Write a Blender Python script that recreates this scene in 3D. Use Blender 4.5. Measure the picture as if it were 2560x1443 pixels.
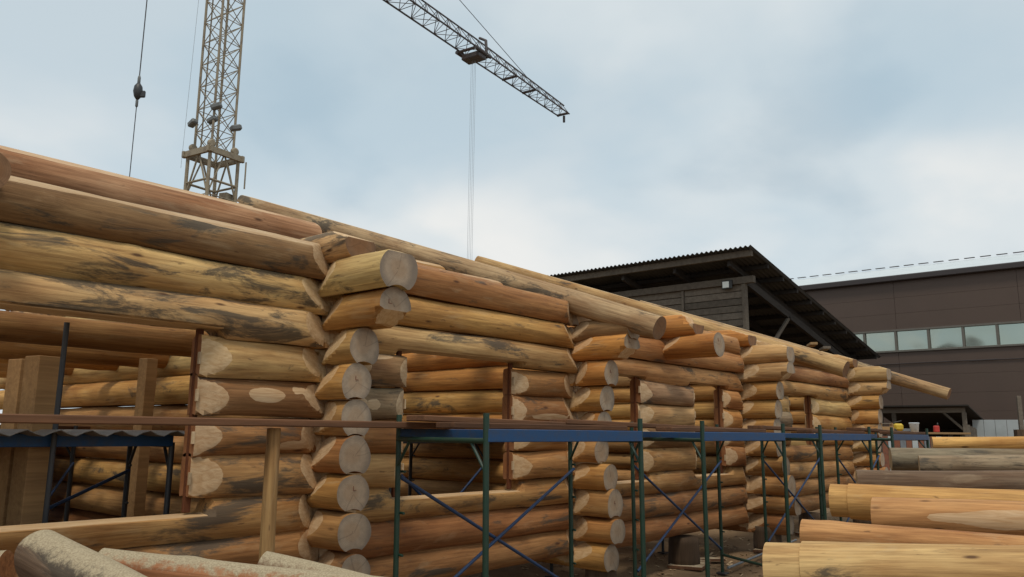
import bpy, math, random
import numpy as np
from mathutils import Vector, Matrix
R = math.radians
D = bpy.data
scene = bpy.context.scene
COL = scene.collection
for o in list(D.objects): D.objects.remove(o)

# ------------------------------------------------------------------ camera
CAM = Vector((0.0, -5.35, 1.70))
FPX = 1990.0                     # focal length in photo pixels (2560 wide)
AZ = R(40.4); PITCH = math.atan((1080-721.5)/FPX); ROLL = R(0.55)
fwd = Vector((math.cos(AZ)*math.cos(PITCH), math.sin(AZ)*math.cos(PITCH), math.sin(PITCH)))
rgt = Vector((math.sin(AZ), -math.cos(AZ), 0))
upv = rgt.cross(fwd)
# the camera is rolled a little
r2 = rgt*math.cos(ROLL)+upv*math.sin(ROLL); u2 = upv*math.cos(ROLL)-rgt*math.sin(ROLL)
rgt, upv = r2, u2
cd = D.cameras.new('camera'); cam = D.objects.new('camera', cd); COL.objects.link(cam)
cd.sensor_width = 36; cd.lens = FPX/2560*36; cd.clip_start = .05; cd.clip_end = 2000
m = Matrix((rgt, upv, -fwd)).transposed().to_4x4(); m.translation = CAM
cam.matrix_world = m; scene.camera = cam

def ray(px, py): return fwd+rgt*((px-1280)/FPX)+upv*((721.5-py)/FPX)
FH = Vector((math.cos(AZ), math.sin(AZ), 0))
def Wd(px, py, d):               # point whose horizontal distance along the view is d
    v = ray(px, py); return CAM+v*(d/v.dot(FH))
def Wx(px, py, x): v = ray(px, py); return CAM+v*((x-CAM.x)/v.x)
def Wy(px, py, y): v = ray(px, py); return CAM+v*((y-CAM.y)/v.y)
def Wz(px, py, z=0): v = ray(px, py); return CAM+v*((z-CAM.z)/v.z)

# ------------------------------------------------------------------ world, sun, exposure
SUN_EL, SUN_AZ = R(64), R(218)   # direction towards the sun (azimuth counted from +X to +Y)
w = D.worlds.new('World'); scene.world = w; w.use_nodes = True
nt = w.node_tree; nt.nodes.clear()
def nd(nt, typ, **kw):
    n = nt.nodes.new(typ)
    for k, v in kw.items():
        if k.startswith('i_'):
            key = k[2:]; key = int(key) if key.isdigit() else key.replace('_', ' ')
            n.inputs[key].default_value = v
        else: setattr(n, k, v)
    return n
def lk(nt, a, b): nt.links.new(a, b)
def math_n(nt, op, a, b=None, c=None, clamp=False):
    n = nt.nodes.new('ShaderNodeMath'); n.operation = op; n.use_clamp = clamp
    for i, s in enumerate((a, b, c)):
        if s is None: continue
        if isinstance(s, (int, float)): n.inputs[i].default_value = s
        else: nt.links.new(s, n.inputs[i])
    return n.outputs[0]
def ramp(nt, fac, stops, interp='LINEAR'):
    n = nt.nodes.new('ShaderNodeValToRGB'); n.color_ramp.interpolation = interp
    cr = n.color_ramp
    while len(cr.elements) < len(stops): cr.elements.new(.5)
    for e, (p, c) in zip(cr.elements, stops):
        e.position = p; e.color = (c, c, c, 1) if isinstance(c, (int, float)) else (*c, 1)
    nt.links.new(fac, n.inputs[0]); return n.outputs[0]
def mix(nt, fac, a, b, mode='MIX'):
    n = nt.nodes.new('ShaderNodeMix'); n.data_type = 'RGBA'; n.blend_type = mode
    for s, i in ((fac, 0), (a, 6), (b, 7)):
        if isinstance(s, (int, float)): n.inputs[i].default_value = s
        elif isinstance(s, tuple): n.inputs[i].default_value = (*s, 1)
        else: nt.links.new(s, n.inputs[i])
    return n.outputs[2]

sky = nd(nt, 'ShaderNodeTexSky', sky_type='NISHITA', sun_disc=False, sun_elevation=SUN_EL,
         sun_rotation=math.pi/2-SUN_AZ, air_density=1.0, dust_density=2.0)
tc = nd(nt, 'ShaderNodeTexCoord')
sep = nd(nt, 'ShaderNodeSeparateXYZ'); lk(nt, tc.outputs['Generated'], sep.inputs[0])
zz = math_n(nt, 'ADD', math_n(nt, 'MAXIMUM', sep.outputs[2], 0.0), 0.36)
comb = nd(nt, 'ShaderNodeCombineXYZ')
lk(nt, math_n(nt, 'DIVIDE', sep.outputs[0], zz), comb.inputs[0])
lk(nt, math_n(nt, 'DIVIDE', sep.outputs[1], zz), comb.inputs[1])
n1 = nd(nt, 'ShaderNodeTexNoise', i_Scale=1.1, i_Detail=5.0, i_Roughness=.46, i_Distortion=.1)
mp = nd(nt, 'ShaderNodeMapping'); mp.inputs['Location'].default_value = (3.1, 1.2, 0)
lk(nt, comb.outputs[0], mp.inputs[0]); lk(nt, mp.outputs[0], n1.inputs['Vector'])
n2 = nd(nt, 'ShaderNodeTexNoise', i_Scale=1.9, i_Detail=6.0, i_Roughness=.47, i_Distortion=.1)
mp2 = nd(nt, 'ShaderNodeMapping'); mp2.inputs['Location'].default_value = (9.9, 3.0, 0)
lk(nt, comb.outputs[0], mp2.inputs[0]); lk(nt, mp2.outputs[0], n2.inputs['Vector'])
cover = ramp(nt, n1.outputs[0], [(.36, .42), (.60, 1.0)], 'EASE')
shade = ramp(nt, n2.outputs[0], [(.32, (5.1, 5.85, 6.35)), (.48, (6.7, 7.2, 7.4)), (.62, (7.9, 7.95, 7.8))], 'EASE')
blue = mix(nt, .5, sky.outputs[0], (5.2, 7.4, 8.2))
col = mix(nt, cover, blue, shade)
bg = nd(nt, 'ShaderNodeBackground', i_Strength=0.107); lk(nt, col, bg.inputs[0])
out = nd(nt, 'ShaderNodeOutputWorld'); lk(nt, bg.outputs[0], out.inputs[0])

sd = D.lights.new('sun', 'SUN'); sd.energy = 1.8; sd.angle = R(12); sd.color = (1, .91, .77)
sun = D.objects.new('sun', sd); COL.objects.link(sun)
sdir = Vector((math.cos(SUN_EL)*math.cos(SUN_AZ), math.cos(SUN_EL)*math.sin(SUN_AZ), math.sin(SUN_EL)))
sun.rotation_euler = (-sdir).to_track_quat('-Z', 'Y').to_euler(); sun.location = (0, -20, 30)
vs = scene.view_settings
vs.view_transform = 'Standard'; vs.look = 'None'; vs.gamma = 1; vs.exposure = 0.0; vs.use_curve_mapping = False

# ------------------------------------------------------------------ materials
MATS = {}
def new_mat(name):
    mt = D.materials.new(name); mt.use_nodes = True; t = mt.node_tree
    t.nodes.clear(); o = t.nodes.new('ShaderNodeOutputMaterial'); b = t.nodes.new('ShaderNodeBsdfPrincipled')
    t.links.new(b.outputs[0], o.inputs[0]); MATS[name] = mt
    return mt, t, b
def obj_coords(t, scale, rnd=True):
    """object coordinates, stretched, with an offset of their own for each object"""
    tc = t.nodes.new('ShaderNodeTexCoord'); oi = t.nodes.new('ShaderNodeObjectInfo')
    m = t.nodes.new('ShaderNodeVectorMath'); m.operation = 'MULTIPLY'; m.inputs[1].default_value = scale
    t.links.new(tc.outputs['Object'], m.inputs[0])
    a = t.nodes.new('ShaderNodeVectorMath'); a.operation = 'ADD'
    s = t.nodes.new('ShaderNodeVectorMath'); s.operation = 'SCALE'; s.inputs[0].default_value = (37, 91, 53)
    t.links.new(oi.outputs['Random'], s.inputs['Scale']); t.links.new(m.outputs[0], a.inputs[0]); t.links.new(s.outputs[0], a.inputs[1])
    return a.outputs[0], oi, tc
def noise(t, vec, scale=1.0, detail=4.0, rough=.55, dist=0.0):
    n = t.nodes.new('ShaderNodeTexNoise'); n.inputs['Scale'].default_value = scale
    n.inputs['Detail'].default_value = detail; n.inputs['Roughness'].default_value = rough; n.inputs['Distortion'].default_value = dist
    t.links.new(vec, n.inputs['Vector']); return n.outputs[0]
def bump(t, b, h, strength=.3, dist=.01):
    n = t.nodes.new('ShaderNodeBump'); n.inputs['Strength'].default_value = strength; n.inputs['Distance'].default_value = dist
    t.links.new(h, n.inputs['Height']); t.links.new(n.outputs[0], b.inputs['Normal'])

def make_log_material(name, dust=False):
    mt, t, b = new_mat(name)
    v1, oi, tc = obj_coords(t, (1.0, 24, 24)); fine = noise(t, v1, 1.6, 6, .68, .35)
    v2, _, _ = obj_coords(t, (.9, 3.2, 3.2)); patch = noise(t, v2, 1.0, 4, .55, .4)
    v3, _, _ = obj_coords(t, (1.6, 6.5, 6.5)); st = noise(t, v3, 1.0, 8, .72, .6)
    v4, _, _ = obj_coords(t, (2.3, 7.5, 7.5))
    v5, _, _ = obj_coords(t, (2.6, 11, 11)); peel = noise(t, v5, 1.0, 5, .6, .5)
    v8, _, _ = obj_coords(t, (7, 34, 34)); fleck = noise(t, v8, 1.0, 3, .6, .3)
    base = oi.outputs['Color']
    c = mix(t, ramp(t, patch, [(.3, 0.0), (.72, 1.0)]), mix(t, 1.0, base, (.70, .52, .38), 'MULTIPLY'), mix(t, 1.0, base, (1.25, 1.22, 1.12), 'MULTIPLY'))
    c = mix(t, 1.0, c, mix(t, ramp(t, fine, [(.25, 0.0), (.75, 1.0)]), (.46, .40, .36), (1.28, 1.28, 1.28)), 'MULTIPLY')
    # peeled pale spots left by the drawknife
    c = mix(t, math_n(t, 'MULTIPLY', ramp(t, peel, [(.56, 0.0), (.70, .40)]), 1.0), c, mix(t, .45, (.46, .34, .20), base))
    c = mix(t, ramp(t, fleck, [(.66, 0.0), (.74, .6)]), c, (.07, .035, .018))
    # mould and bark stains, as strong as the object says
    at = t.nodes.new('ShaderNodeAttribute'); at.attribute_type = 'OBJECT'; at.attribute_name = 'stain'
    th = math_n(t, 'SUBTRACT', .69, math_n(t, 'MULTIPLY', at.outputs['Fac'], .20))
    v9, _, _ = obj_coords(t, (.8, 2.6, 2.6)); clus = noise(t, v9, 1.0, 3, .5, .6)
    st = math_n(t, 'ADD', st, math_n(t, 'MULTIPLY', math_n(t, 'SUBTRACT', clus, .5), .55))
    sf = math_n(t, 'MULTIPLY', math_n(t, 'SUBTRACT', st, th), 11.0, clamp=True)
    c = mix(t, math_n(t, 'MULTIPLY', sf, .85), c, mix(t, patch, (.030, .026, .024), (.095, .078, .055)))
    # knots
    vo = t.nodes.new('ShaderNodeTexVoronoi'); vo.inputs['Scale'].default_value = 1.0; t.links.new(v4, vo.inputs['Vector'])
    kf = ramp(t, vo.outputs['Distance'], [(.05, 1.0), (.13, 0.0)])
    vr = t.nodes.new('ShaderNodeSeparateColor'); t.links.new(vo.outputs['Color'], vr.inputs[0])
    kf = math_n(t, 'MULTIPLY', kf, math_n(t, 'GREATER_THAN', vr.outputs[0], .5))
    c = mix(t, math_n(t, 'MULTIPLY', kf, .85), c, (.06, .022, .01))
    # fresh facets
    ca = t.nodes.new('ShaderNodeAttribute'); ca.attribute_type = 'GEOMETRY'; ca.attribute_name = 'cut'
    cf = math_n(t, 'MULTIPLY', math_n(t, 'ADD', ca.outputs['Fac'], math_n(t, 'MULTIPLY', math_n(t, 'SUBTRACT', peel, .53), .018)), 700.0, clamp=True)
    v6, _, _ = obj_coords(t, (3, 26, 26)); cg = noise(t, v6, 1.0, 3, .6, 1.2)
    v7, _, _ = obj_coords(t, (2, 5, 5)); cp = noise(t, v7, 1.0, 2, .5)
    fresh = mix(t, ramp(t, cg, [(.35, 0.0), (.65, 1.0)]), (.40, .26, .14), (.56, .42, .265))
    fresh = mix(t, math_n(t, 'MULTIPLY', cp, .55), fresh, mix(t, 1.0, base, (1.3, 1.2, 1.1), 'MULTIPLY'))
    c = mix(t, cf, c, fresh)
    rough = .78
    if dust:
        g = t.nodes.new('ShaderNodeNewGeometry'); sx = t.nodes.new('ShaderNodeSeparateXYZ'); t.links.new(g.outputs['Normal'], sx.inputs[0])
        vd = t.nodes.new('ShaderNodeVectorMath'); vd.operation = 'SCALE'; vd.inputs['Scale'].default_value = 26
        t.links.new(tc.outputs['Object'], vd.inputs[0]); dn = noise(t, vd.outputs[0], 1.0, 6, .7)
        df = math_n(t, 'MULTIPLY', math_n(t, 'ADD', math_n(t, 'SUBTRACT', sx.outputs[2], .42), math_n(t, 'MULTIPLY', math_n(t, 'SUBTRACT', dn, .5), 1.5)), 3.0, clamp=True)
        vg = t.nodes.new('ShaderNodeVectorMath'); vg.operation = 'SCALE'; vg.inputs['Scale'].default_value = 130
        t.links.new(tc.outputs['Object'], vg.inputs[0]); gn = noise(t, vg.outputs[0], 1.0, 2, .6)
        c = mix(t, df, c, mix(t, ramp(t, gn, [(.35, 0.0), (.65, 1.0)]), (.27, .215, .135), (.41, .34, .225)))
    t.links.new(c, b.inputs['Base Color']); b.inputs['Roughness'].default_value = rough
    b.inputs['Specular IOR Level'].default_value = .3
    h = math_n(t, 'ADD', math_n(t, 'MULTIPLY', fine, .6), math_n(t, 'MULTIPLY', patch, .6))
    bump(t, b, h, .5, .014)
    return mt
make_log_material('peeled_log'); make_log_material('dusty_log', True)

def make_end(name, c0, c1, rim, ringy=1.0):
    mt, t, b = new_mat(name)
    v, oi, tc = obj_coords(t, (1, 1, 1)); n = noise(t, v, 9.0, 4, .6)
    sx = t.nodes.new('ShaderNodeSeparateXYZ'); t.links.new(tc.outputs['Object'], sx.inputs[0])
    rr = math_n(t, 'SQRT', math_n(t, 'ADD', math_n(t, 'POWER', math_n(t, 'ADD', sx.outputs[1], .012), 2), math_n(t, 'POWER', math_n(t, 'ADD', sx.outputs[2], -.01), 2)))
    ph = math_n(t, 'ADD', math_n(t, 'MULTIPLY', rr, 520.0), math_n(t, 'MULTIPLY', n, 9.0))
    ring = math_n(t, 'MULTIPLY_ADD', math_n(t, 'SINE', ph), .5, .5)
    c = mix(t, math_n(t, 'MULTIPLY', ring, .35*ringy), c0, c1)
    n3 = noise(t, v, 22.0, 4, .65)
    c = mix(t, ramp(t, n3, [(.42, 0.0), (.70, .6)]), c, tuple(x*.60 for x in c0))
    n2 = noise(t, v, 14.0, 3, .6)
    rf = ramp(t, math_n(t, 'ADD', rr, math_n(t, 'MULTIPLY', math_n(t, 'SUBTRACT', n2, .5), .07)), [(.105, 0.0), (.165, .8)])
    c = mix(t, rf, c, rim)
    # heartwood tint and drying checks that run out from the pith
    nh = noise(t, v, 5.0, 2, .5)
    c = mix(t, math_n(t, 'MULTIPLY', ramp(t, math_n(t, 'ADD', rr, math_n(t, 'MULTIPLY', math_n(t, 'SUBTRACT', nh, .5), .10)), [(.055, 1.0), (.085, 0.0)]), .30), c, tuple(x*k for x, k in zip(c0, (.86, .66, .46))))
    ang = math_n(t, 'ADD', math_n(t, 'ARCTAN2', sx.outputs[2], sx.outputs[1]), math_n(t, 'MULTIPLY', nh, .5))
    for mul, wd in ((1.0, .0016), (2.7, .0009)):
        off = math_n(t, 'MULTIPLY', oi.outputs['Random'], 6.283*mul)
        dk = math_n(t, 'MULTIPLY', math_n(t, 'ABSOLUTE', math_n(t, 'SINE', math_n(t, 'MULTIPLY', math_n(t, 'SUBTRACT', ang, off), .5))), rr)
        c = mix(t, ramp(t, dk, [(wd*.5, .28), (wd*1.6, 0.0)]), c, (.05, .03, .02))
    t.links.new(c, b.inputs['Base Color']); b.inputs['Roughness'].default_value = .85; b.inputs['Specular IOR Level'].default_value = .2
    bump(t, b, math_n(t, 'ADD', n, math_n(t, 'MULTIPLY', ring, .1)), .2, .006)
make_end('sawn_end', (.40, .312, .228), (.27, .19, .12), (.19, .155, .125))
make_end('fresh_end', (.50, .36, .20), (.36, .22, .10), (.40, .25, .11))
make_end('brown_end', (.25, .14, .075), (.17, .09, .05), (.14, .09, .06))
make_end('jamb_cut', (.29, .125, .052), (.20, .075, .028), (.27, .125, .06), .5)

def make_board(name, c0, c1, dark, scale=(1.2, 22, 22), stain=.6, dust=False):
    mt, t, b = new_mat(name)
    v, oi, tc = obj_coords(t, scale); n = noise(t, v, 1.4, 5, .65, .6)
    v2, _, _ = obj_coords(t, tuple(x*.3 for x in scale)); n2 = noise(t, v2, 1.0, 4, .6, .3)
    c = mix(t, ramp(t, n, [(.3, 0.0), (.7, 1.0)]), c1, c0)
    c = mix(t, ramp(t, n2, [(.42, 0.0), (.75, stain)]), c, dark)
    hs = t.nodes.new('ShaderNodeHueSaturation'); t.links.new(c, hs.inputs['Color'])
    t.links.new(math_n(t, 'MULTIPLY_ADD', oi.outputs['Random'], .5, .75), hs.inputs['Value']); c = hs.outputs[0]
    if dust:
        g = t.nodes.new('ShaderNodeNewGeometry'); sx = t.nodes.new('ShaderNodeSeparateXYZ'); t.links.new(g.outputs['Normal'], sx.inputs[0])
        v3, _, _ = obj_coords(t, (9, 9, 9)); dn = noise(t, v3, 1.0, 4, .6)
        df = math_n(t, 'MULTIPLY', math_n(t, 'GREATER_THAN', sx.outputs[2], .8), ramp(t, dn, [(.35, .2), (.6, 1.0)]))
        c = mix(t, df, c, (.46, .38, .26))
    t.links.new(c, b.inputs['Base Color']); b.inputs['Roughness'].default_value = .85; b.inputs['Specular IOR Level'].default_value = .2
    bump(t, b, n, .35, .006)
make_board('platform_board', (.20, .095, .048), (.10, .05, .028), (.055, .034, .025), dust=True)
make_board('grey_plank', (.17, .145, .115), (.11, .09, .07), (.06, .05, .042))
make_board('dark_plank', (.055, .048, .042), (.03, .027, .025), (.02, .018, .018))
make_board('new_timber', (.36, .24, .12), (.26, .155, .07), (.20, .11, .05), stain=.35)
make_board('post_timber', (.38, .22, .095), (.25, .14, .06), (.18, .10, .05), stain=.4)
make_board('reddish_key', (.14, .05, .02), (.09, .03, .014), (.05, .02, .012), stain=.3)
make_board('pale_chip', (.52, .40, .26), (.44, .31, .18), (.36, .25, .15), stain=.3)
make_board('stump_wood', (.12, .075, .045), (.06, .04, .026), (.035, .026, .02), scale=(16, 16, 1.5))

def make_paint(name, colr, rough=.5, metal=0.0, dirt=(.05, .04, .03), amount=.4, sc=12.0):
    mt, t, b = new_mat(name)
    v, oi, tc = obj_coords(t, (1, 1, 1)); 
    g = t.nodes.new('ShaderNodeNewGeometry'); sc_ = t.nodes.new('ShaderNodeVectorMath'); sc_.operation = 'SCALE'
    sc_.inputs['Scale'].default_value = sc; t.links.new(g.outputs['Position'], sc_.inputs[0])
    n = noise(t, sc_.outputs[0], 1.0, 5, .65)
    c = mix(t, ramp(t, n, [(.48, 0.0), (.72, amount)]), colr, dirt)
    t.links.new(c, b.inputs['Base Color']); b.inputs['Roughness'].default_value = rough; b.inputs['Metallic'].default_value = metal
    bump(t, b, n, .12, .004)
make_paint('green_paint', (.007, .034, .020), .5)
make_paint('blue_paint', (.003, .048, .145), .6, amount=.5)
make_paint('pale_blue_paint', (.012, .042, .115), .55, amount=.55)
make_paint('grey_tube', (.16, .18, .20), .5)
make_paint('dark_steel', (.03, .032, .036), .5)
make_paint('crane_steel', (.27, .225, .155), .65, dirt=(.09, .06, .045), amount=.7, sc=3.0)
make_paint('jib_steel', (.065, .058, .060), .6, dirt=(.10, .04, .03), amount=.5, sc=2.0)
make_paint('lamp_grey', (.13, .14, .14), .5)
make_paint('rope', (.06, .06, .065), .7)
make_paint('thin_rope', (.30, .33, .36), .7)
make_paint('yellow_plastic', (.55, .38, .03), .5)
make_paint('white_plastic', (.62, .66, .70), .5, amount=.2)
make_paint('red_plastic', (.42, .03, .02), .5)
make_paint('black_plastic', (.02, .02, .02), .5)
make_paint('rust_tin', (.20, .07, .035), .7, amount=.6)
make_paint('asbestos_sheet', (.055, .055, .056), .9, dirt=(.025, .028, .025), amount=.7, sc=1.2)
make_paint('corrugated_steel', (.13, .115, .10), .55, dirt=(.14, .08, .05), amount=.5)
make_paint('brown_cladding', (.082, .053, .039), .6, dirt=(.068, .044, .033), amount=.5, sc=.5)
make_paint('brown_trim', (.035, .026, .026), .5)
make_paint('pale_roof', (.55, .60, .62), .5, dirt=(.42, .47, .5), amount=.5, sc=.7)
make_paint('pale_fence', (.40, .44, .45), .6, dirt=(.25, .28, .28), amount=.5, sc=1.0)
make_paint('window_frame_grey', (.13, .12, .10), .5)
mt, t, b = new_mat('wavy_glass')
b.inputs['Base Color'].default_value = (.44, .46, .39, 1); b.inputs['Roughness'].default_value = .10; b.inputs['Metallic'].default_value = .9
v, oi, tc = obj_coords(t, (1, 1, 1)); n = noise(t, v, .55, 1, .4, .3); bump(t, b, n, .35, .16)
mt, t, b = new_mat('lamp_glass')
b.inputs['Base Color'].default_value = (.70, .74, .70, 1); b.inputs['Roughness'].default_value = .12

# ground: trodden sand and sawdust
mt, t, b = new_mat('sandy_ground')
g = t.nodes.new('ShaderNodeNewGeometry'); pos = g.outputs['Position']
a1 = noise(t, pos, .9, 5, .6); a2 = noise(t, pos, 7.0, 6, .7); a3 = noise(t, pos, 60.0, 3, .6)
c = mix(t, ramp(t, a1, [(.35, 0.0), (.65, 1.0)]), (.14, .09, .052), (.23, .155, .09))
c = mix(t, ramp(t, a2, [(.55, 0.0), (.75, .75)]), c, (.10, .065, .04))
c = mix(t, ramp(t, a3, [(.55, 0.0), (.8, .6)]), c, (.32, .235, .145))
t.links.new(c, b.inputs['Base Color']); b.inputs['Roughness'].default_value = .95; b.inputs['Specular IOR Level'].default_value = .1
bump(t, b, math_n(t, 'ADD', a2, math_n(t, 'MULTIPLY', a3, .3)), .6, .03)

# ------------------------------------------------------------------ mesh helpers
def link(o, parent=None):
    COL.objects.link(o)
    if parent is not None: o.parent = parent
    return o
def tag(o, label, cat, group=None):
    o['label'] = label; o['category'] = cat
    if group: o['group'] = group
    return o
def empty(name, loc, label, cat, group=None):
    e = D.objects.new(name, None); e.location = loc; e.empty_display_size = .2; link(e)
    return tag(e, label, cat, group)
def mesh_from(name, v, f, mats, smooth=False, mi=None):
    me = D.meshes.new(name); me.from_pydata([tuple(p) for p in v], [], f)
    for k in mats: me.materials.append(MATS[k])
    if mi is not None: me.polygons.foreach_set('material_index', mi)
    if smooth: me.polygons.foreach_set('use_smooth', [True]*len(me.polygons))
    me.update(); return me
def put(name, me, M, parent=None, base=None):
    """links a mesh with world matrix M; a child sits relative to the base point of its (unrotated) parent"""
    o = D.objects.new(name, me); link(o, parent)
    if parent is not None:
        b = parent; off = Vector()
        while b is not None: off += Vector(b.location); b = b.parent
        M = Matrix.Translation(-off) @ M
    o.matrix_basis = M; return o
def frame(a, b, up=Vector((0, 0, 1))):
    """matrix with local X from a to b, origin at a"""
    x = (b-a).normalized(); y = up.cross(x)
    if y.length < 1e-4: y = Vector((0, 1, 0)).cross(x)
    y.normalize(); z = x.cross(y)
    M = Matrix((x, y, z)).transposed().to_4x4(); M.translation = a; return M
UNIT = {}
def unit_bar(mat, n):
    if (mat, n) in UNIT: return UNIT[mat, n]
    v = []; f = []
    for x in (0, 1):
        for k in range(n):
            an = 2*math.pi*(k+.5)/n; v.append((x, math.cos(an), math.sin(an)))
    for k in range(n): f.append((k, (k+1) % n, n+(k+1) % n, n+k))
    f.append(tuple(range(n))[::-1]); f.append(tuple(range(n, 2*n)))
    me = mesh_from('bar_'+mat, v, f, [mat])
    if n > 4: me.polygons.foreach_set('use_smooth', [True]*n+[False]*2)
    UNIT[mat, n] = me; return me
def bar(name, a, b, r, mat, parent=None, n=10):
    a = Vector(a); b = Vector(b); L = (b-a).length
    return put(name, unit_bar(mat, n), frame(a, b) @ Matrix.Diagonal((L, r, r, 1)), parent)
BOX = {}
def box_mesh(sx, sy, sz, mat, bev=.004):
    key = (round(sx, 3), round(sy, 3), round(sz, 3), mat, bev)
    if key in BOX: return BOX[key]
    bv = min(bev, sx*.3, sy*.3, sz*.3)
    h = np.array((sx/2, sy/2, sz/2)); v = []; idx = {}
    # box with chamfered edges: three vertices at each corner
    for cx in (-1, 1):
        for cy in (-1, 1):
            for cz in (-1, 1):
                c = (cx, cy, cz)
                for ax in range(3):
                    p = [c[i]*(h[i]-(0 if i == ax else bv)) for i in range(3)]
                    idx[c, ax] = len(v); v.append(p)
    f = []
    for ax in range(3):
        o1, o2 = (ax+1) % 3, (ax+2) % 3
        for s in (-1, 1):
            q = []
            for a_, b_ in ((-1, -1), (1, -1), (1, 1), (-1, 1)):
                c = [0, 0, 0]; c[ax] = s; c[o1] = a_; c[o2] = b_; q.append(idx[tuple(c), ax])
            f.append(q if s > 0 else q[::-1])
        for a_ in (-1, 1):
            for b_ in (-1, 1):
                c0 = [0, 0, 0]; c0[o1] = a_; c0[o2] = b_; c1 = c0[:]; c0[ax] = -1; c1[ax] = 1
                c0, c1 = tuple(c0), tuple(c1)
                q = [idx[c0, o1], idx[c1, o1], idx[c1, o2], idx[c0, o2]]
                f.append(q if a_*b_ < 0 else q[::-1])
    for c in [(x, y, z) for x in (-1, 1) for y in (-1, 1) for z in (-1, 1)]:
        q = [idx[c, 0], idx[c, 1], idx[c, 2]]; f.append(q if c[0]*c[1]*c[2] > 0 else q[::-1])
    me = mesh_from('box_'+mat, v, f, [mat]); BOX[key] = me; return me
def box(name, c, s, mat, parent=None, rot=None, bev=.004):
    M = Matrix.Translation(Vector(c))
    if rot is not None: M = M @ (rot if isinstance(rot, Matrix) else Matrix.Rotation(rot, 4, 'Z'))
    return put(name, box_mesh(*s, mat, bev), M, parent)
def beam(name, a, b, wd, ht, mat, parent=None, bev=.004):
    a = Vector(a); b = Vector(b); L = (b-a).length
    return put(name, box_mesh(L, wd, ht, mat, bev), frame(a, b) @ Matrix.Translation((L/2, 0, 0)), parent)
def lathe(name, prof, mat, M, parent=None, n=20, smooth=True):
    v = []; f = []
    for r, z in prof:
        for k in range(n): an = 2*math.pi*k/n; v.append((r*math.cos(an), r*math.sin(an), z))
    for i in range(len(prof)-1):
        for k in range(n): a = i*n+k; b_ = i*n+(k+1) % n; f.append((a, b_, b_+n, a+n))
    f.append(tuple(range(n))[::-1]); f.append(tuple(range((len(prof)-1)*n, len(prof)*n)))
    me = mesh_from(name, v, f, [mat]); me.polygons.foreach_set('use_smooth', [smooth]*(len(f)-2)+[False]*2)
    return put(name, me, M, parent)

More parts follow.
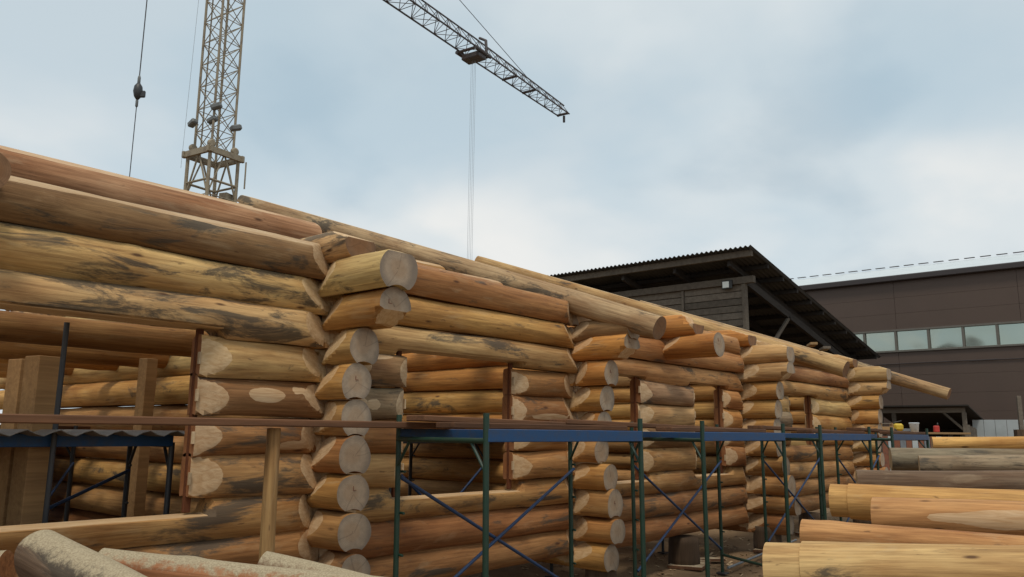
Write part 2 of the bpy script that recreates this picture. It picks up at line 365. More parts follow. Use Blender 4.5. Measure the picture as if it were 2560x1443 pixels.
# ------------------------------------------------------------------ the log builder
rng = random.Random(11)
def scarf(xc, sx, sy, r, L=.34, a=.42, b=.62, c=.66):
    """flat shoulder cut beside a saddle notch at xc"""
    n = np.array((-sx*a, sy*b, c)); n = n/np.linalg.norm(n)
    d = n[0]*(xc+sx*L)+r*math.hypot(n[1], n[2])*.985
    return (n, d, min(xc, xc+sx*L*1.3), max(xc, xc+sx*L*1.3))
def log(name, x0, x1, r0, r1, M, colr, stain=.3, cuts=(), groove=None, parent=None, mats=('peeled_log', 'sawn_end', 'sawn_end'),
        step=.07, nth=36, rough=1.0, bend=.012, tenon=None, spots=()):
    """a tapered, slightly crooked log along local X; cuts = planes (n, d), groove = (spacing, radius of the log below)"""
    L = x1-x0; nx = max(8, int(L/step)+1); x = np.linspace(x0, x1, nx)
    if tenon:
        x = np.sort(np.concatenate([x, [x0+tenon[0]-.002, x0+tenon[0]+.002]])); nx = len(x)
    th = np.linspace(0, 2*np.pi, nth, endpoint=False)
    X, T = np.meshgrid(x, th, indexing='ij')
    u = (X-x0)/L; rad = r0+(r1-r0)*u
    q = lambda: rng.uniform(0, 6.283)
    var = .014*np.sin(1.9*X+q())+.011*np.sin(4.1*X+q())+.022*np.cos(2*T+q()+.4*X)+.014*np.cos(3*T+q()+.9*X)+.008*np.cos(5*T+q()-1.7*X)+.006*np.sin(9*X+q()+2*T)
    rad = rad*(1+rough*var)
    for _ in range(int(L*1.3)):
        kx, kt = rng.uniform(x0, x1), q(); dt = np.angle(np.exp(1j*(T-kt)))
        rad = rad+rough*rng.uniform(.003, .010)*np.exp(-((X-kx)/.07)**2-(dt/.38)**2)
    if tenon: rad = np.where(X < x0+tenon[0], rad*tenon[1], rad)
    Y = rad*np.cos(T); Z = rad*np.sin(T)
    cut = np.full(X.shape, -1.0)
    for n, d, *lim in cuts:
        e = n[0]*X+n[1]*Y+n[2]*Z-d; den = n[1]*Y+n[2]*Z
        s = np.where(den > 1e-6, (d-n[0]*X)/np.maximum(den, 1e-6), 1.0)
        if lim: e = np.where((X >= lim[0]) & (X <= lim[1]), e, -1.0)
        s = np.where(e > 0, np.clip(s, .03, 1), 1.0)
        cut = np.maximum(cut, e); Y = Y*s; Z = Z*s
    for sx_, st_, hx, ht in spots:
        wob = 1+.25*np.sin(5*T+2)*np.sin(9*X)
        cut = np.maximum(cut, .02*(wob-((X-sx_)/hx)**2-(np.angle(np.exp(1j*(T-st_)))/ht)**2))
    oy = bend*np.sin(2.2*u+q()); oz = bend*.5*np.sin(3.0*u+q())
    if groove:
        sp, rl = groove
        low = -sp+np.sqrt(np.maximum((rl)**2-Y**2, 0)); Z = np.where((np.abs(Y) < rl) & (Z < low) & (Z < 0), low, Z)
    Y = Y+oy; Z = Z+oz
    v = np.stack([X, Y, Z], -1).reshape(-1, 3)
    i = np.arange(nx-1)[:, None]*nth; k = np.arange(nth)[None, :]; k2 = (k+1) % nth
    quads = np.stack([i+k, i+nth+k, i+nth+k2, i+k2], -1).reshape(-1, 4)[:, ::-1]
    me = D.meshes.new(name)
    nq = len(quads); nv = len(v)
    me.vertices.add(nv); me.vertices.foreach_set('co', v.astype(np.float32).ravel())
    capA = np.arange(nth); capB = np.arange((nx-1)*nth, nx*nth)
    loops = np.concatenate([quads.ravel(), capA[::-1], capB]).astype(np.int32)
    me.loops.add(len(loops)); me.loops.foreach_set('vertex_index', loops)
    starts = np.concatenate([np.arange(nq)*4, [nq*4, nq*4+nth]]).astype(np.int32)
    me.polygons.add(nq+2); me.polygons.foreach_set('loop_start', starts)
    me.polygons.foreach_set('material_index', np.concatenate([np.zeros(nq), [1, 2]]).astype(np.int32))
    me.polygons.foreach_set('use_smooth', np.concatenate([np.ones(nq), [0, 0]]).astype(bool))
    me.update(calc_edges=True); me.validate()
    at = me.attributes.new('cut', 'FLOAT', 'POINT'); at.data.foreach_set('value', cut.astype(np.float32).ravel())
    for k_ in mats: me.materials.append(MATS[k_])
    me.set_sharp_from_angle(angle=R(24))
    o = put(name, me, M, parent); o.color = (*colr, 1); o['stain'] = float(stain); return o

ORANGE = (.48, .235, .070); HONEY = (.50, .295, .105); PALE = (.54, .375, .175); GREYB = (.27, .175, .088)
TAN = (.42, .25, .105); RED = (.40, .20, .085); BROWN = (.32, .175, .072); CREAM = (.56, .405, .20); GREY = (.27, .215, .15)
def vary(c, a=.12):
    k = 1+rng.uniform(-a, a); return tuple(min(.8, x*k*(1+rng.uniform(-.05, .05))) for x in c)
TX = lambda x, y, z: Matrix.Translation((x, y, z))
CROSS = lambda X, z: Matrix.Translation((X, 0, z)) @ Matrix.Rotation(-math.pi/2, 4, 'Z')   # local x = outwards (-Y), local y = +X

# ------------------------------------------------------------------ ground
xs = np.unique(np.concatenate([np.linspace(-400, -12, 14), np.arange(-12, 50, .5), np.linspace(50, 600, 16)]))
ys = np.unique(np.concatenate([np.linspace(-400, -12, 14), np.arange(-12, 30, .5), np.linspace(30, 600, 16)]))
GX, GY = np.meshgrid(xs, ys, indexing='ij')
GZ = -.03+.03*np.sin(1.3*GX+.7)*np.cos(1.1*GY)+.02*np.sin(2.9*GX-1.7*GY)
v = np.stack([GX, GY, GZ], -1).reshape(-1, 3); ny = len(ys)
f = [(i*ny+j, (i+1)*ny+j, (i+1)*ny+j+1, i*ny+j+1) for i in range(len(xs)-1) for j in range(ny-1)]
go = put('ground', mesh_from('ground', v, f, ['sandy_ground'], True), Matrix()); go['kind'] = 'structure'

# ------------------------------------------------------------------ the log house
S = .279                               # course height
HOUSE = empty('log_house', (3.96, 0, 0), 'unfinished house of peeled round logs with saddle-notched corners and no roof', 'log house')
WALLX = [3.96, 7.38, 11.82, 16.77]
FZ = [3.04-S*k for k in range(10)]     # facade courses A..J
CZ = [2.90-S*k for k in range(10)]     # cross-wall courses, half a course lower
SL = .352; RN = np.array((0, -SL, 1.0)); RN /= np.linalg.norm(RN)

def facade(k, x0, x1, colr, stain=.3, left=None, right=None, top=None, bottom=None, r=None, mats=None, spots=()):
    """one log of the long front wall; left/right = 'open' where it ends at an opening"""
    r = r or .154+rng.uniform(-.006, .006); cuts = []
    for xw in WALLX:
        for sx in (-1, 1):
            if x0-.1 < xw+sx*.16 < x1+.1:
                cuts.append(scarf(xw, sx, -1, r, L=rng.uniform(.26, .34), a=rng.uniform(.40, .6), b=rng.uniform(.8, .95), c=rng.uniform(.05, .5)))
    z = FZ[k]; stain = min(1.0, stain+.12)
    for oa, ob in OPEN:
        if ob > 13 or x0 > oa+.1 or x1 < ob-.1:
            if top is not None or bottom is None or x0 > oa+.1 or x1 < ob-.1: continue
        if top is not None: cuts.append((np.array((0, 0, 1.0)), top-z, oa-.12, ob+.12))
        if bottom is not None: cuts.append((np.array((0, 0, -1.0)), z-bottom, oa-.12, ob+.12))
    if k == 0: n = np.array((0, -.62, 1.0)); n /= np.linalg.norm(n); cuts.append((n, float(n.dot((0, -.10, 3.165-z)))))
    for side, xe, sx in ((left, x0, -1), (right, x1, 1)):
        if side == 'open':
            a = rng.uniform(.40, .60); dep = rng.uniform(.075, .10); n = np.array((sx*a, -1, 0)); n /= np.linalg.norm(n)
            cuts.append((n, float(n.dot((xe, -(r-dep), 0)))))
            n = np.array((sx*a, 1, 0)); n /= np.linalg.norm(n); cuts.append((n, float(n.dot((xe, (r-dep), 0)))))
    mm = ['peeled_log', 'jamb_cut' if left == 'open' else 'sawn_end', 'jamb_cut' if right == 'open' else 'sawn_end']
    nearx = x0 if x0 > 0 else 0
    st = .05 if nearx < 7 else .08
    return log('wall_log', x0, x1, r, r*rng.uniform(.95, 1.02), TX(0, rng.uniform(-.012, .012), z), vary(colr, .1), stain, cuts, (S, .156), HOUSE, mm, step=st, bend=.014, spots=spots, rough=1.7)

# left bay (x -2.2 .. 3.96), bay 1, 2, 3; the joints lie inside the corner notches
W1, W2, W3, W4 = WALLX
OPEN = [(-2.2, 2.84), (4.76, 6.25), (7.86, 8.69), (10.12, 11.02), (13.55, 14.62)]
LIN, SILL = 2.41, 1.125
facade(0, -2.2, W1, GREYB, .75, r=.165); facade(0, W1, W2, BROWN, .5); facade(0, W2, W3, TAN, .4); facade(0, W3, 17.55, TAN, .3)
facade(1, -2.2, W1, CREAM, .85, r=.165); facade(1, W1, W2, HONEY, .4); facade(1, W2, W3, (.42, .225, .085), .35); facade(1, W3, 17.3, BROWN, .4)
lin = dict(bottom=LIN)
facade(2, -2.2, W1, CREAM, .95, r=.160, **lin); facade(2, W1, W2, PALE, .6, **lin); facade(2, W2, W3, (.46, .26, .11), .5, **lin); facade(2, W3, 17.2, TAN, .5, **lin)
segs = [(2.84, W1, 1, 0), (W1, 4.76, 0, 1), (6.25, W2, 1, 0), (W2, 7.86, 0, 1), (8.69, 10.12, 1, 1), (11.02, W3, 1, 0), (W3, 13.55, 0, 1), (14.62, 17.1, 1, 0)]
pal = {3: [PALE, GREYB, BROWN, BROWN, (.33, .21, .13), TAN, PALE, PALE], 4: [GREYB, GREY, BROWN, TAN, PALE, HONEY, GREY, HONEY],
       5: [BROWN, BROWN, TAN, HONEY, GREYB, TAN, BROWN, HONEY], 6: [TAN, PALE, TAN, TAN, TAN, BROWN, GREYB, PALE]}
stn = {3: [.3, .6, .4, .4, .5, .4, .3, .3], 4: [.6, .7, .5, .6, .4, .5, .6, .3], 5: [.5, .5, .4, .4, .5, .5, .5, .3], 6: [.6, .4, .4, .4, .4, .6, .5, .4]}
spot = {(4, 0): [(3.35, -1.75, .16, .45), (3.62, -2.1, .05, .3)], (4, 1): [(4.36, -1.6, .07, .35)], (5, 0): [(3.6, -1.1, .12, .3)], (4, 2): [(6.8, -1.2, .3, .25)], (3, 1): [(4.3, -2.5, .3, .3)]}
for k in (3, 4, 5, 6):
    for i, (a, b_, l, r_) in enumerate(segs):
        if k == 6 and i == 6: facade(k, W3, 17.1, BROWN, .5); continue
        if k == 6 and i == 7: continue
        facade(k, a, b_, pal[k][i], stn[k][i], 'open' if l else None, 'open' if r_ else None, spots=[(x_, math.pi+(t_+1.6), hx, ht) for x_, t_, hx, ht in spot.get((k, i), [])])
facade(7, -2.2, W1, TAN, .75, top=SILL, r=.160); facade(7, W1, W2, TAN, .6, top=SILL); facade(7, W2, W3, TAN, .5, top=SILL); facade(7, W3, 17.1, TAN, .4)
facade(8, -2.2, W1, BROWN, .6); facade(8, W1, W2, (.26, .12, .05), .5); facade(8, W2, W3, BROWN, .5); facade(8, W3, 17.1, BROWN, .5)  # bottom two courses browner: shade low on the wall put into log colour
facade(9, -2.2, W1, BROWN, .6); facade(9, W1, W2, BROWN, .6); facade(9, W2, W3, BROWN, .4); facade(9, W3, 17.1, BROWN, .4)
# cross walls: stub lengths measured on each stack of end faces
stubs = [
    [.86, .80, .46, .44, .42, .43, .45, .48, .50, .50],
    [.80, .78, .52, .45, .42, .39, .50, .54, .57, .50],
    [.80, .80, .62, .58, .55, .58, .64, .72, .80, .66],
    [.84, .82, .66, .62, .60, .56, .60, .66, .70, .60]]
ccol = [[CREAM, HONEY, PALE, HONEY, TAN, TAN, HONEY, TAN, BROWN, TAN], [GREYB, ORANGE, ORANGE, HONEY, ORANGE, TAN, HONEY, TAN, HONEY, HONEY],
        [PALE, PALE, HONEY, HONEY, HONEY, TAN, TAN, TAN, BROWN, BROWN], [CREAM, CREAM, HONEY, HONEY, TAN, PALE, TAN, TAN, TAN, TAN]]
def roofcut(z, off=0.0):               # roof plane in a cross log's local frame (local x = -y)
    n = np.array((SL, 0, 1.0)); n /= np.linalg.norm(n)
    return n, float(n.dot((0, 0, 3.345+off-z)))
for wi, X in enumerate(WALLX):
    back = [7.6]*10
    for k in range(10):
        p = stubs[wi][k]; z = CZ[k]; r = .152+rng.uniform(-.014, .012); far = wi > 1
        roff = (0, -.16, -.06, -.06)[wi]
        if k == 0:
            r = .172 if wi == 0 else .150
            if wi == 1: z -= .08; r = .125
        bk = 7.6
        if wi == 0 and k >= 4: bk = 6.2
        cuts = [scarf(0, s1, s2, r, L=rng.uniform(.24, .36), a=rng.uniform(.26, .42), b=rng.uniform(.7, .95), c=rng.uniform(.15, .6)) for s1 in (-1, 1) for s2 in (-1, 1)]
        if k == 0: cuts.append(roofcut(z, roff))
        if k == 1:                      # corbel: the underside of the long stub is cut away
            n = np.array((.62, 0, -.78)); n /= np.linalg.norm(n); cuts.append((n, float(n.dot((p, 0, -.02)))))
        log('wall_log', -bk, p, r*1.0, r*(1.06 if k < 3 else 1.0), CROSS(X+rng.uniform(-.025, .025), z), vary(ccol[wi][k], .1), rng.uniform(.2, .5) if not far else rng.uniform(.3, .6),
            cuts, (S, .169 if not far else .162), HOUSE, step=.06 if wi < 2 else .09, nth=36 if wi < 2 else 28, bend=.006, rough=1.6)
    # gable courses cut to the roof slope
    for j in range(1, 9):
        off = (0, -.24, -.06 if j == 1 else -.36, -.06 if j == 1 else -.36)[wi]; z = 2.90+S*j; ys_ = (z+.03-3.345-off)/SL
        if wi == 0:
            if j > 2: break
            ys_ += (0, .0, 1.0)[j]
        elif wi == 1: ys_ += .05
        if ys_ > 6.6: break
        pc = [CREAM, GREYB, ORANGE, PALE][wi] if j == 1 else TAN
        cuts = [roofcut(z, off)]
        log('gable_log', -7.4, -ys_, .156, .156, CROSS(X+rng.uniform(-.01, .01), z), vary(pc), .95 if (wi == 0 and j == 1) else .3, cuts, (S, .158), HOUSE,
            mats=('peeled_log', 'sawn_end', 'brown_end'), step=.08, nth=28, bend=.004)
# short partition between walls two and three: one long stub and a gable log on it
PX = 9.25
log('wall_log', -3.2, .90, .148, .150, CROSS(PX, 2.80), ORANGE, .12, [scarf(0, s1, s2, .148, L=.4, a=.34) for s1 in (-1, 1) for s2 in (-1, 1)], None, HOUSE, step=.07)
z = 3.08
log('gable_log', -3.2, .62, .150, .150, CROSS(PX, z), ORANGE, .1, [roofcut(z, .02), (lambda n: (n, float(n.dot((.62, 0, -.08)))))(np.array((.8, 0, .6)))], None, HOUSE,
    mats=('peeled_log', 'sawn_end', 'brown_end'), step=.07)
# purlins lying along the house on the gables
def purlin(y, z, x0, x1, r, colr, stain, r1=None):
    n = np.array((0, -.55, 1.0)); n /= np.linalg.norm(n); return log('purlin', x0, x1, r, r1 or r, TX(0, y, z), colr, stain, [(n, float(n.dot((0, -.06, r*.90))))], None, HOUSE, mats=('peeled_log', 'brown_end', 'brown_end'), step=.08)
purlin(.97, 3.49, -2.4, 4.42, .180, (.43, .265, .16), .25)
purlin(1.0, 3.36, 4.50, 7.15, .150, (.36, .2, .10), .3)
purlin(2.05, 3.86, -2.4, 4.40, .170, TAN, .3)
purlin(2.05, 3.70, 4.45, 7.2, .150, TAN, .3)
for x in (1.95, 4.75): box('wedge_block', (x, .62, 3.27), (.16, .10, .14), 'pale_chip', HOUSE)
# rafters
RD = Vector((0, -1, -SL)).normalized()
def rafter(a, b, r0, r1, colr, stain):
    a = Vector(a); b = Vector(b); M = frame(a, b); L = (b-a).length
    nz = np.array((0, 0, 1.0)); cuts = [(nz, r0*.72)]
    n = np.array((-.32, 0, -1.0)); n /= np.linalg.norm(n); cuts.append((n, float(n.dot((.55, 0, -r0*.95)))))
    o = log('rafter', 0, L, r0, r1, M, colr, stain, cuts, None, HOUSE, mats=('peeled_log', 'fresh_end', 'brown_end'), step=.08, bend=.02, rough=.8)
    return o
RA = [((7.38, 7.2, 5.66), (7.38, -1.14, 2.80)), ((13.2, 6.85, 5.55), (13.2, -1.16, 2.73)), ((17.35, 5.1, 4.90), (17.35, -1.75, 2.50))]
rafter(*RA[0], .195, .125, (.40, .30, .185), .75)
rafter(*RA[1], .185, .135, (.48, .34, .17), .5)
rafter(*RA[2], .165, .115, (.42, .31, .18), .7)
# ridge beam and one more purlin line that carry the rafters
log('ridge_beam', 0, 11, .14, .14, TX(6.6, 6.95, 5.18), TAN, .3, [], None, HOUSE, step=.12, nth=24)
log('purlin', 0, 11.6, .13, .13, TX(6.6, 4.6, 4.44), TAN, .3, [], None, HOUSE, step=.12, nth=24)
q_ = Wd(-24, 424, 4.25)
log('wall_log', -3.0, -q_.y, .125, .115, CROSS(q_.x, q_.z), GREY, .9, [], None, HOUSE, mats=('peeled_log', 'brown_end', 'brown_end'), step=.08, nth=28)
# ceiling logs and posts inside the first room
for y, z, r, c in ((1.55, 2.46, .135, BROWN), (2.55, 2.42, .14, HONEY), (3.6, 2.44, .14, HONEY), (4.8, 2.44, .14, TAN), (6.0, 2.44, .14, TAN)):
    log('ceiling_log', -2.4, 3.85, r, r*.9, TX(0, y, z), vary(c), .35, [], None, HOUSE, step=.09, nth=28, rough=1.3)
for px, py, y, w_ in ((112, 892, .66, .17), (66, 900, .95, .16), (372, 897, 2.25, .12)):
    p = Wy(px, py, y); x, zt = p.x, p.z
    box('timber_post', (x, y, zt/2+.02), (w_, w_, zt-.04), 'post_timber', HOUSE, rot=.2)
# keyed jambs of the openings with their pale tally chips
for i, (xe, sx, zlo) in enumerate(((2.84, -1, SILL), (6.25, -1, SILL), (8.69, -1, SILL), (11.02, -1, SILL), (14.62, -1, 1.51), (4.76, 1, SILL), (10.12, 1, SILL), (13.55, 1, 1.51))):
    box('jamb_key', (xe-sx*.018, .0, (LIN+zlo)/2), (.05, .03, LIN-zlo-.02), 'reddish_key', HOUSE)
    for k in range(3, 7):
        if FZ[k] < zlo+.05: continue
        box('tally_chip', (xe+sx*.006, -.068+rng.uniform(-.006, .006), FZ[k]+rng.uniform(-.02, .04)), (.016, .026, .085), 'pale_chip', HOUSE, bev=.002)
# pencilled corner marks on the stub ends
def mark(X, p, z, s=.03):
    mm = MATS.get('rust_tin')
    v = [(0, 0, 0), (s, 0, 0), (s, 0, .004), (.004, 0, .004), (.004, 0, s*1.1), (0, 0, s*1.1)]
    v = v+[(x, -.003, z_) for x, _, z_ in v]
    f = [(0, 1, 2, 3, 4, 5)[::-1], (6, 7, 8, 9, 10, 11)]+[(i, (i+1) % 6, (i+1) % 6+6, i+6) for i in range(6)]
    put('pencil_mark', mesh_from('pencil_mark', v, f, ['rust_tin']), TX(X-.04, -p-.001, z+rng.uniform(-.01, .03)), HOUSE)
for wi in range(3):
    for k in ((1, 3, 6), (1, 2, 7), (2, 5))[wi]: mark(WALLX[wi]+rng.uniform(-.03, .02), stubs[wi][k], CZ[k]+(.03 if k == 1 else 0))
mark(PX, .90, 2.82)

# ------------------------------------------------------------------ stumps that carry the house
def stump(x, y, r, h, label, pad=True):
    e = empty('wood_stump', (x, y, 0), label, 'stump', 'stumps under the log house')
    pr = [(r*1.04, -.06), (r*1.02, h*.3), (r*.98, h*.8), (r*.96, h)]
    v = []; n = 22
    lathe('block', pr, 'stump_wood', TX(x, y, 0), e, n)
    if pad: box('pad_board', (x+.05, y-.05, .02), (r*3.2, r*2.2, .04), 'platform_board', e, rot=rng.uniform(-.4, .4))
    return e
stump(7.45, -.30, .17, .36, 'dark stump block under the second corner of the log house')
stump(9.75, -.05, .20, .37, 'dark stump block on a board under the middle bay')
stump(11.85, -.30, .20, .36, 'dark stump block under the third corner of the log house')
stump(14.3, -.05, .20, .36, 'dark stump block under the far bay')
stump(16.7, -.2, .20, .36, 'dark stump block under the last corner of the log house', False)
stump(3.96, -.1, .20, .36, 'dark stump block under the first corner, beside the big opening', False)
stump(1.0, .0, .20, .36, 'dark stump block under the sill of the big opening', False)

# ------------------------------------------------------------------ scaffolds
def scaffold(label, fl, fr, bl, br_, H=1.66, ext=.16, brace=True, side='back', beams='blue_paint', post='green_paint', lean=0.0):
    """two tube end frames (fl-bl and fr-br), beams on top and crossed braces"""
    c = (Vector((*fl, 0))+Vector((*br_, 0)))/2
    e = empty('scaffold', c, label, 'scaffold', 'tube scaffolds around the log house')
    V = lambda p, z: Vector((p[0], p[1], z))
    lv = Vector((lean, lean*.3, 0))
    for fp, bp in ((fl, bl), (fr, br_)):
        for p in (fp, bp):
            pp = bar('post', V(p, -.02)+lv*0, V(p, H+ext)-lv, .021, post, e, 12)
            box('foot_plate', V(p, .0), (.12, .12, .02), 'dark_steel', e)
        bar('top_tube', V(fp, H-.02)-lv, V(bp, H-.02)-lv, .019, post, e, 10)
        bar('bottom_tube', V(fp, .22), V(bp, .22), .017, post, e, 10)
        d = (V(bp, 0)-V(fp, 0)).normalized()
        bar('corner_brace', V(fp, H-.22)-lv, V(fp, H-.03)+d*.16-lv, .012, post, e, 8)
        bar('corner_brace', V(bp, H-.22)-lv, V(bp, H-.03)-d*.16-lv, .012, post, e, 8)
        for k in range(4):
            zz = .5+.3*k
            bar('rung', V(bp, zz), V(bp, zz)-d*.0+d*-.0+Vector((0, 0, .0))-d*.07, .010, post, e, 6)
    for a, b_ in ((fl, fr), (bl, br_)):
        beam('top_beam', V(a, H+.015)-lv, V(b_, H+.015)-lv, .045, .085, beams, e)
    if brace:
        a, b_ = (bl, br_) if side == 'back' else (fl, fr)
        bar('cross_brace', V(a, 1.36), V(b_, .28), .014, 'pale_blue_paint', e, 8)
        bar('cross_brace', V(a, .28)+Vector((0, -.03, 0)), V(b_, 1.36)+Vector((0, -.03, 0)), .014, 'pale_blue_paint', e, 8)
    return e
scaffold('green scaffold with crossed blue braces before the first window', (3.95, -1.80), (5.86, -1.80), (4.14, -.74), (6.32, -.74), lean=.04)
scaffold('green scaffold with blue beam standing before the second corner and its paired windows', (6.97, -1.80), (8.90, -1.80), (7.50, -.70), (9.60, -.66), lean=.05)
scaffold('green scaffold standing before the third corner of the log house', (10.05, -1.80), (12.0, -1.80), (10.75, -.75), (12.6, -.85))
scaffold('farthest green scaffold, before the last window of the log house', (12.55, -1.95), (14.55, -1.95), (13.0, -1.0), (14.9, -1.05), beams='pale_blue_paint')
scaffold('dark tube scaffold inside the big opening with a corrugated sheet on top', (.6, .62), (2.95, .45), (.75, 1.5), (3.1, 1.45), H=1.60, ext=.0, post='dark_steel')
scaffold('dark tube scaffold inside the room behind the big opening', (2.35, 2.35), (3.3, 3.1), (1.95, 3.2), (3.0, 4.1), H=1.62, ext=.1, post='dark_steel', beams='dark_steel', side='front')
scaffold('dark scaffold inside the room behind the first window', (5.45, .85), (6.95, .95), (5.6, 2.1), (6.95, 2.2), H=1.6, ext=0, post='dark_steel', beams='dark_steel', side='front')
# tall pipe in the opening
tag(bar('steel_pipe', (2.16, .52, -.02), (2.12, .40, 2.40), .018, 'dark_steel'), 'thin dark steel pipe standing against the lintel in the big opening', 'pipe')
# corrugated sheet on the inner scaffold
n = 70; v = []; f = []
for j, y in enumerate((.30, 1.62)):
    for i in range(n+1):
        x = -.2+3.35*i/n; v.append((x, y-.05*(x-1)*(1-j), 1.668+.02*math.cos(2*math.pi*x/.19)))
        v.append((x, y-.05*(x-1)*(1-j), 1.663+.02*math.cos(2*math.pi*x/.19)))
for i in range(n):
    a = 2*i; b_ = 2*(n+1)+2*i
    f += [(a, a+2, b_+2, b_), (a+1, b_+1, b_+3, a+3), (a, a+1, a+3, a+2), (b_, b_+2, b_+3, b_+1)]
tag(put('corrugated_sheet', mesh_from('corrugated_sheet', v, f, ['corrugated_steel']), Matrix()), 'corrugated steel sheet lying on the scaffold inside the big opening', 'sheet')

# platform boards: each board is a thing
def board(a, b, wd, th, label, mat='platform_board'):
    a = Vector(a); b = Vector(b); L = (b-a).length
    o = put('platform_board', box_mesh(L, wd, th, mat, .006), frame(a, b) @ Matrix.Translation((L/2, 0, 0)))
    return tag(o, label, 'board', 'boards laid on the scaffolds')
board((-.3, -.80, 1.742), (4.62, -.86, 1.742), .20, .046, 'long dark board running past the big opening on a round pole')
board((3.98, -1.06, 1.792), (6.55, -1.02, 1.755), .20, .042, 'reddish board on the first scaffold, its end on the long dark board')
board((4.0, -1.34, 1.742), (6.3, -1.30, 1.742), .18, .042, 'brown board in the middle of the first scaffold')
board((5.7, -1.05, 1.795), (9.7, -.98, 1.745), .20, .042, 'brown board bridging the first and second scaffolds')
board((7.0, -1.36, 1.742), (9.4, -1.30, 1.742), .18, .042, 'brown board in the middle of the second scaffold')
board((9.4, -1.25, 1.785), (12.6, -1.25, 1.745), .20, .042, 'board dusted with sawdust bridging to the third scaffold')
board((10.2, -1.55, 1.742), (12.4, -1.52, 1.742), .20, .042, 'board dusted with sawdust along the outer side of the third scaffold')
board((12.3, -1.5, 1.79), (15.1, -1.45, 1.745), .22, .042, 'board dusted with sawdust on the farthest scaffold')
board((12.9, -1.78, 1.742), (15.0, -1.75, 1.742), .20, .042, 'board on the outer side of the farthest scaffold')
def deck(fl, fr, bl, br_, z, n_, where):  # unseen boards added on the inner scaffolds to shade the rooms below
    A = Vector((*fl, z)); B = Vector((*fr, z)); C_ = Vector((*bl, z)); E = Vector((*br_, z))
    for i in range(n_):
        k = (i+.5)/n_; a = A.lerp(C_, k); b_ = B.lerp(E, k); d = (b_-a).normalized()*.25; a = a-d; b_ = b_+d
        w_ = (A-C_).length/n_-.012
        board(a+Vector((0, 0, .001*(i % 2))), b_, w_, .04, '%s added shading deck board %s' % (('foremost', 'second', 'third', 'fourth', 'fifth', 'sixth')[i], where))
deck((2.35, 2.35), (3.3, 3.1), (1.95, 3.2), (3.0, 4.1), 1.70, 5, 'on the scaffold in the room behind the big opening')
deck((5.3, .75), (7.05, .85), (5.3, 2.3), (7.05, 2.4), 1.68, 6, 'on the scaffold behind the first window')
scaffold('dark tube scaffold added to carry the shading boards behind the paired windows', (7.95, .75), (10.6, .75), (7.95, 2.5), (10.6, 2.5), H=1.6, ext=0, post='dark_steel', beams='dark_steel', brace=False)  # added to carry the shading boards laid over it
deck((7.9, .7), (10.9, .7), (7.9, 2.7), (10.9, 2.7), 1.68, 6, 'on the scaffold behind the paired windows')
for i in range(6):  # unseen long boards added to darken the first room
    y = 4.35+.42*i
    board((-1.6, y, 1.70), (3.70, y, 1.70), .40, .045, '%s of the long added shading deck boards at the back of the first room' % ('foremost', 'second', 'third', 'fourth', 'fifth', 'hindmost')[i])
for i, x in enumerate((-1.2, 1.2, 3.3)):  # stands added to hold up the shading boards
    tag(box('shading_deck_trestle', (x, 5.4, .83), (.14, 2.4, 1.66), 'post_timber'), 'added timber stand under the shading deck boards of the first room, '+('far from the corner', 'in the middle', 'beside the corner')[i], 'stand', 'stands under the added shading deck boards')
for i in range(4):  # further unseen boards added so the room beneath is darker
    y = 1.72+.20*i
    board((-1.6, y, 1.70), (1.95, y, 1.70), .19, .045, '%s of the added shading deck boards beside the corrugated sheet' % ('foremost', 'second', 'third', 'hindmost')[i])
tag(box('shading_deck_trestle', (.2, 2.0, .83), (.14, .8, 1.66), 'post_timber'), 'added timber stand under the shading deck boards beside the corrugated sheet', 'stand', 'stands under the added shading deck boards')
# round pole propping the long board
o = log('support_pole', 0, 1.74, .050, .044, frame(Vector((2.93, -.92, -.03)), Vector((2.955, -.86, 1.715)), Vector((1, 0, 0))), (.33, .22, .10), .2, [], None, None, ('peeled_log', 'fresh_end', 'fresh_end'), nth=20)
tag(o, 'upright round peeled pole propping the long dark board', 'pole')

# ------------------------------------------------------------------ log pile on the right, lying on sloping skids
def pile_log(lp, rp, d0, d1, r0, r1, colr, stain, label, tenon=None, cuts=(), spots=(), mats=('peeled_log', 'fresh_end', 'fresh_end')):
    a = Wd(*lp, d0); b = Wd(*rp, d1); M = frame(a, b); L = (b-a).length
    o = log('peeled_log', 0, L, r0, r1, M, colr, stain, cuts, None, None, mats, step=.06, nth=44, bend=.02, tenon=tenon, rough=.8, spots=spots)
    return tag(o, label, 'log', 'logs in the pile beside the house')
YEL = (.5, .33, .14); OR2 = (.56, .35, .135); OR3 = (.50, .29, .13)
pile_log((1920, 1424), (2820, 1440), 5.5, 4.55, .182, .160, (.58, .43, .215), .4, 'thickest pale yellow log with a notched end, lowest of the pile', tenon=(.23, .93))
pile_log((2010, 1341), (2820, 1390), 6.1, 5.1, .120, .092, OR3, .35, 'slim reddish log lying behind the thickest pale log')
pile_log((2187, 1292), (2820, 1318), 6.6, 5.7, .157, .142, OR3, .35, 'reddish orange log with a pale shaved oval', spots=[(.92, math.pi-.12, .33, .48), (.55, math.pi-.16, .16, .22)])
pile_log((2080, 1250), (2820, 1282), 7.3, 6.2, .150, .142, OR2, .35, 'orange log with a notched end beside the shaved log', tenon=(.15, .92))
pile_log((2142, 1204), (2820, 1212), 8.0, 7.3, .118, .120, (.19, .15, .115), .95, 'dark grey weathered log with bark streaks in the pile')
pile_log((2298, 1162), (2820, 1166), 8.7, 8.0, .098, .098, (.30, .25, .18), .8, 'grey weathered log with a pale sawn end in the pile')
pile_log((2226, 1150), (2820, 1152), 9.3, 8.6, .128, .128, (.22, .20, .15), .85, 'thick grey weathered log behind the grey log with the pale end')
